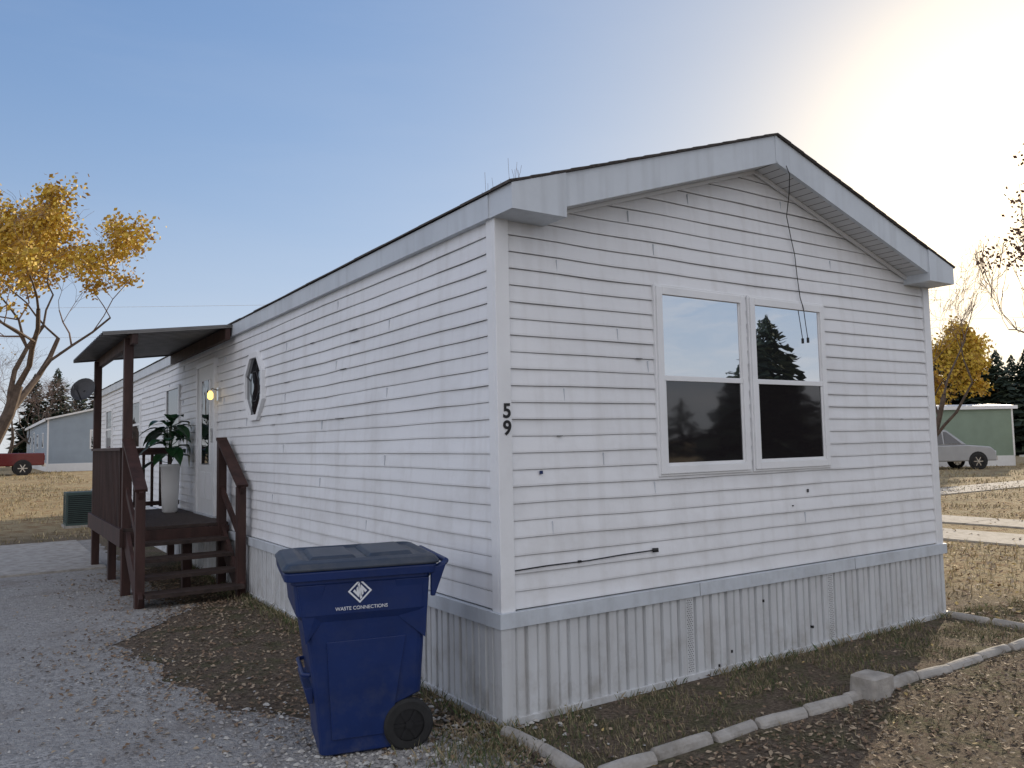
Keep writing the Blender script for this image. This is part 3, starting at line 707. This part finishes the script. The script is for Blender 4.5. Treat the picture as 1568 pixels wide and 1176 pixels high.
tree("autumn_tree",(-2.9,26.5,.1),11.0,5.4,11,(M_ly,M_ly,M_lo),24000,.085,.26,.22,6,.2,.95,clump=.5,shift=(1.2,0))
tree("bare_tree",(25.5,12.0,0),8.6,2.2,5,(),0,.08,.13,.42,6,shift=(1.3,-.9))
tree("autumn_tree",(44.0,21.0,0),8.0,3.0,9,(M_ly,M_lo,M_ly),13000,.12,.12,.36,5,.35,1)
tree("bare_tree",(8.6,13.0,0),9.1,.75,21,(),0,.1,.07,.4,4)
tree("street_tree",(12.95,1.95,0),7.6,1.15,3,(M_ld,M_ld,M_l1),3200,.045,.11,.6,5,.62,1)
tree("added_shade_tree",(26.9,4.55,0),14.5,2.6,17,(M_ld,M_l1,M_g3),15000,.15,.3,.4,6,.4,1,clump=.1)  # extra tree past the frame edge, added to block sun from the foreground
random.seed(3)
m_=MB()
for (az_,d_,h,r) in [(2.9,86,8.5,2.4),(4.1,84,8.9,2.6),(5.3,88,7.8,2.3),(6.2,86,7.2,2.3)]:
    x,y=polar(az_,d_); conifer(m_,(x,y,.5),h,r)
m_.obj("conifer_group")
m_=MB()
for i in range(22):
    x,y=polar(59.3+9.5*i/21+random.uniform(-.3,.3),72+random.uniform(-5,6)); conifer(m_,(x,y,0),random.uniform(5.5,9.0),random.uniform(2.2,3.2),1.0)
for i in range(60):
    a=rad(random.uniform(0,90)); dd=random.uniform(130,190); conifer(m_,(dd*math.sin(a),dd*math.cos(a),.3),random.uniform(7,11),random.uniform(3.5,6),.35)
m_.obj("distant_conifers")
for i,(x,y,h,r) in enumerate([(-3,64,9.5,4.5),(-.5,70,9,4.5),(-5.5,75,11,5),(3.5,88,9.5,5),(1.5,66,7.5,4),(66,42,7,3.5)]):
    tree("bare_tree",(x,y,.4 if x<20 else 0),h,r,40+i,(M_lo,) if i==2 else (),300,.1,.16,.27,6)
random.seed(9); m_=MB()
conifer(m_,(25.5,-18.5,0),7.0,3.0,1.6); conifer(m_,(27.5,-20.5,0),6.0,2.6,1.4); conifer(m_,(29,-23,0),5.4,2.6,1.2); conifer(m_,(21,-26,0),4.4,2.6,1.2)
for i in range(26): conifer(m_,(-10+i*3.2,-48+random.uniform(-5,5),0),random.uniform(3.5,6),3.2,.5)
m_.obj("evergreen_row")
# ------------------------------------------------------------ other mobile homes
def simple_home(name,loc,rotz,w,l,h,pitch,mw,mr,wins):
    e_=empty(name,loc,rotz); p=MB(); p.box(0,w,0,l,.5,h,mw)
    p.raw([(0,0,h),(w,0,h),(w/2,0,h+pitch),(0,l,h),(w,l,h),(w/2,l,h+pitch)],[(0,1,2),(4,3,5)],mw)
    z=.58
    while z<h-.05:
        p.box(-.012,0,.0,l,z,z+.075,mw); p.box(0,w,-.012,0,z,z+.075,mw); z+=.1
    p.obj("walls",e_)
    p=MB(); p.box(-.02,w+.02,-.02,l+.02,0,.5,M_white); p.box(-.03,.05,-.03,.05,.5,h,M_white); p.box(w-.05,w+.03,-.03,.05,.5,h,M_white); p.box(-.03,.05,l-.05,l+.03,.5,h,M_white); p.obj("skirting",e_)
    p=MB()
    for s_ in (0,1):
        X=(lambda x:x) if s_==0 else (lambda x:w-x)
        V=[(X(-.15),-.2,h-.02),(X(w/2),-.2,h+pitch),(X(w/2),l+.2,h+pitch),(X(-.15),l+.2,h-.02)]; p.hexa(V+[(a,b_,c+.1) for a,b_,c in V],mr)
        p.box(X(-.15)-.02,X(-.15)+.02,-.2,l+.2,h-.08,h+.09,M_white)
    p.obj("roof",e_)
    p=MB()
    for (face,a,b_,z0_,z1_) in wins:
        if face=='S':
            p.box(-.04,-.0,a,b_,z0_,z1_,M_white); p.box(-.05,-.04,a+.07,b_-.07,z0_+.07,z1_-.07,M_gl_md)
        else:
            p.box(a,b_,-.04,-.0,z0_,z1_,M_white); p.box(a+.07,b_-.07,-.05,-.04,z0_+.07,z1_-.07,M_gl_md)
    p.obj("windows",e_); return e_
simple_home("bluegrey_mobile_home",(.75,48.0,.45),0,4.8,22,2.95,.6,M_bg,M_white,[('S',3,4,1.4,2.3),('S',8,9,1.4,2.3),('S',12,12.9,.7,2.5),('S',16,17,1.4,2.3),('F',2.1,3.1,1.3,2.4)])
simple_home("added_shade_home",(10.7,-3.15,0),0,18,4.5,3.05,.0,M_bronze,M_fascia,[('S',1,2,1.5,2.4),('F',3,4,1.4,2.4),('F',9,10,1.4,2.4)])  # unseen home added right of view to cast shade over the foreground
simple_home("green_mobile_home",(39.6,15.3,0),math.atan2(.55,-.83)-rad(90),4.4,17,2.85,.15,M_green,M_white,[('S',3.9,4.8,1.3,2.4)])
pr=MB()
for i in range(4): pr.box(-.05+i*1.1,.05+i*1.1,-.05,.05,0,2.5,M_white)
pr.box(-.1,3.6,-1.2,.1,2.5,2.62,M_white)
for i in range(24): pr.box(i*.14,i*.14+.05,-.02,.02,.5,1.5,M_green)
pr.box(0,3.4,-.03,.03,1.45,1.55,M_white); pr.box(0,3.4,-.1,1,.4,.5,M_white)
pr.obj("carport",loc=(39.6,14.5,0),rotz=math.atan2(-.55,.83))
sh=MB(); sh.box(0,3,0,3,0,1.9,M_white); sh.raw([(0,0,1.9),(3,0,1.9),(1.5,0,2.6),(0,3,1.9),(3,3,1.9),(1.5,3,2.6)],[(0,1,2),(4,3,5),(0,2,5,3),(2,1,4,5)],M_white); sh.box(1,2,-.03,0,0,1.7,M_bg)
sh.obj("garden_shed",loc=(-5.0,56,.5))
# ------------------------------------------------------------ vehicles
def vehicle(name,loc,rotz,paint,kind):
    e_=empty(name,loc,rotz); p=MB(); w=.92
    if kind=='suv':
        low=[(-2.25,.35),(-2.28,.8),(-2.2,1.08),(.95,1.10),(2.0,1.0),(2.22,.8),(2.25,.38)]
        cab=[(-2.15,1.08),(-1.95,1.68),(-1.6,1.80),(.15,1.78),(.98,1.10)]
        gl=[(-1.95,1.16),(-1.8,1.6),(-1.0,1.68),(-1.0,1.16)],[(-.92,1.16),(-.92,1.69),(-.1,1.70),(-.1,1.16)],[(-.02,1.16),(-.02,1.70),(.12,1.69),(.72,1.16)]
        wh=(-1.4,1.4)
    else:
        low=[(-2.7,.5),(-2.7,1.12),(-.65,1.14),(1.25,1.14),(2.5,1.05),(2.7,.85),(2.7,.45)]
        cab=[(-.75,1.12),(-.6,1.75),(-.35,1.82),(.55,1.8),(1.25,1.13)]
        gl=[(-.55,1.2),(-.48,1.7),(.1,1.72),(.1,1.2)],[(.18,1.2),(.18,1.72),(.5,1.7),(1.02,1.2)],
        wh=(-1.75,1.75)
    def ex(poly,w0,w1,m):
        n=len(poly); vs=[(x,-(w0 if z<1.25 else w1),z) for x,z in poly]+[(x,(w0 if z<1.25 else w1),z) for x,z in poly]
        p.raw(vs,[tuple(range(n)),tuple(range(n,2*n))[::-1]]+[(i,i+n,(i+1)%n+n,(i+1)%n) for i in range(n)],m)
    ex(low,w,w,paint); ex(cab,w-.06,w-.2,paint); p.obj("body",e_,bevel=.05)
    p=MB()
    for g_ in gl:
        for s_ in (-1,1): p.face([(x,s_*((w-.045) if z<1.25 else (w-.185)+.012),z) for x,z in g_],M_gl_lo)
    for s_ in (-1,1):
        for x in wh: p.tube([(x,s_*(w-.05),.38),(x,s_*(w+.006),.38)],.42,M_black,20)
    p.box(low[-1][0]-.02,low[-1][0]+.05,-.85,.85,.4,.6,M_chrome); p.box(low[0][0]-.06,low[0][0]+.02,-.85,.85,.42,.6,M_chrome)
    for s_ in (-1,1): p.box(low[-2][0]-.12,low[-2][0]+.03,s_*.72-.14,s_*.72+.14,.68,.82,M_white); p.box(low[1][0]-.02,low[1][0]+.05,s_*.82-.08,s_*.82+.08,.75,1.0,M_red)
    p.obj("trim",e_)
    p=MB()
    for x in wh:
        for s_ in (-1,1): wheel(p,(x,s_*(w-.08),.36),(0,1,0),.36,.22,M_tire,M_chrome,20)
    p.obj("wheels",e_)
vehicle("silver_suv",(34.0,16.1,0),math.atan2(-.55,.83),M_silver,'suv')
vehicle("red_pickup_truck",(-2.35,44.5,.45),rad(180),M_red,'pickup')
pw=MB(); F2=Vector((.554,.8325,0)); R2=Vector((.8325,-.554,0)); c0=Vector((-2.5,-3.9,0))
for z,dz in ((10.0,.5),(12.3,.4)):
    pts=[]
    for i in range(41):
        t=-1+i/20; pts.append(c0+F2*60+R2*t*56+Vector((0,0,z+dz*t*t)))
    pw.tube(pts,.012,M_skirt,4)
for t in (-1,1):
    q=c0+F2*60+R2*t*56; pw.tube([q,q+Vector((0,0,13))],[.16,.11],M_bark,8); pw.beam(q+Vector((0,-1,12.6)),q+Vector((0,1,12.6)),.1,.12,M_bark)
pw.obj("power_line")
# ------------------------------------------------------------ light and sky
AZ,EL=67.5,14.5
sd=Vector((math.sin(rad(AZ))*math.cos(rad(EL)),math.cos(rad(AZ))*math.cos(rad(EL)),math.sin(rad(EL))))
w=bpy.data.worlds.new("World"); SC.world=w; w.use_nodes=True; nt=w.node_tree
sky=nt.nodes.new("ShaderNodeTexSky"); sky.sky_type='NISHITA'; sky.sun_disc=False; sky.sun_elevation=rad(EL); sky.sun_rotation=rad(AZ); sky.dust_density=.5; sky.air_density=1.0; sky.ozone_density=2.0
def vm(op,a,b_=None):
    n=N(nt,"ShaderNodeVectorMath",operation=op)
    for i,x in enumerate((a,b_)):
        if x is None: continue
        if isinstance(x,tuple): n.inputs[i].default_value=x
        else: nt.links.new(x,n.inputs[i])
    return n
S=vm('MULTIPLY',sky.outputs[0],(1.75,2.15,3.15)).outputs[0]
den=vm('ADD',vm('MULTIPLY',S,(1/8.,1/8.4,1/10.)).outputs[0],(1,1,1)).outputs[0]
S2=vm('DIVIDE',S,den).outputs[0]
tc=N(nt,"ShaderNodeTexCoord"); D=tc.outputs["Generated"]; sx=N(nt,"ShaderNodeSeparateXYZ"); nt.links.new(D,sx.inputs[0])
zc=sx.outputs[2]
haze=math_(nt,'POWER',math_(nt,'SUBTRACT',1.0,math_(nt,'ABSOLUTE',zc)),6.0)
S3=mixc(nt,math_(nt,'MULTIPLY',haze,.8),S2,(6.2,6.4,6.7))
ds=math_(nt,'MAXIMUM',vm('DOT_PRODUCT',D,tuple(sd)).outputs["Value"],0.0)
g1=math_(nt,'POWER',ds,9.0); g2=math_(nt,'POWER',ds,60.0)
cA=N(nt,"ShaderNodeCombineXYZ")
for i,(k1,k2) in enumerate(((2.2,11.0),(1.3,8.0),(-.6,3.8))):
    nt.links.new(math_(nt,'ADD',math_(nt,'MULTIPLY',g1,k1),math_(nt,'MULTIPLY',g2,k2)),cA.inputs[i])
S3=vm('ADD',S3,cA.outputs[0]).outputs[0]
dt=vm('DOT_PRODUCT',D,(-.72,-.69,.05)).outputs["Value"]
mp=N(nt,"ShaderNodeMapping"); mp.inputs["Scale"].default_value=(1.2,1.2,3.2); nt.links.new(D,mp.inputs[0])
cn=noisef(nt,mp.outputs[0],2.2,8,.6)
fill_bank=math_(nt,'MULTIPLY',ramp(nt,dt,-.02,.4),math_(nt,'ADD',math_(nt,'MULTIPLY',ramp(nt,cn,.36,.62),.65),.35))  # bright clouds added behind the camera as fill light for the walls
S4=mixc(nt,fill_bank,S3,(11.0,10.7,11.2))
mp2=N(nt,"ShaderNodeMapping"); mp2.inputs["Scale"].default_value=(1,1.6,7); mp2.inputs["Rotation"].default_value=(0,.15,.4); nt.links.new(D,mp2.inputs[0])
wn=noisef(nt,mp2.outputs[0],1.9,7,.6)
behind=math_(nt,'MULTIPLY',sx.outputs[1],-3.0,True)
S5=mixc(nt,math_(nt,'MULTIPLY',ramp(nt,wn,.40,.62),math_(nt,'ADD',math_(nt,'MULTIPLY',behind,.85),.03)),S4,(6.6,6.6,6.8))
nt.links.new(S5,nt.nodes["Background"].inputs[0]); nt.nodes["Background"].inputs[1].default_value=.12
Ls=bpy.data.lights.new("sun","SUN"); Ls.energy=5; Ls.angle=rad(.5); Ls.color=(1,.84,.62)
so=bpy.data.objects.new("sun",Ls); COL.objects.link(so)
so.rotation_euler=sd.to_track_quat('Z','Y').to_euler()
# ------------------------------------------------------------ camera
cam=bpy.data.cameras.new("camera"); co=bpy.data.objects.new("camera",cam); COL.objects.link(co)
a,p_,r_=rad(33.64),rad(4.18),rad(1.16)
F=Vector((math.sin(a)*math.cos(p_),math.cos(a)*math.cos(p_),math.sin(p_))); R0=Vector((math.cos(a),-math.sin(a),0)); U0=R0.cross(F)
R=R0*math.cos(r_)-U0*math.sin(r_); U=U0*math.cos(r_)+R0*math.sin(r_)
cam.lens=1231.2/1568*36; cam.clip_end=3000; cam.clip_start=.05
co.matrix_world=Matrix(((R.x,U.x,-F.x,-2.533),(R.y,U.y,-F.y,-3.948),(R.z,U.z,-F.z,1.6),(0,0,0,1)))
SC.camera=co
SC.view_settings.view_transform='Standard'; SC.view_settings.look='None'; SC.view_settings.exposure=0
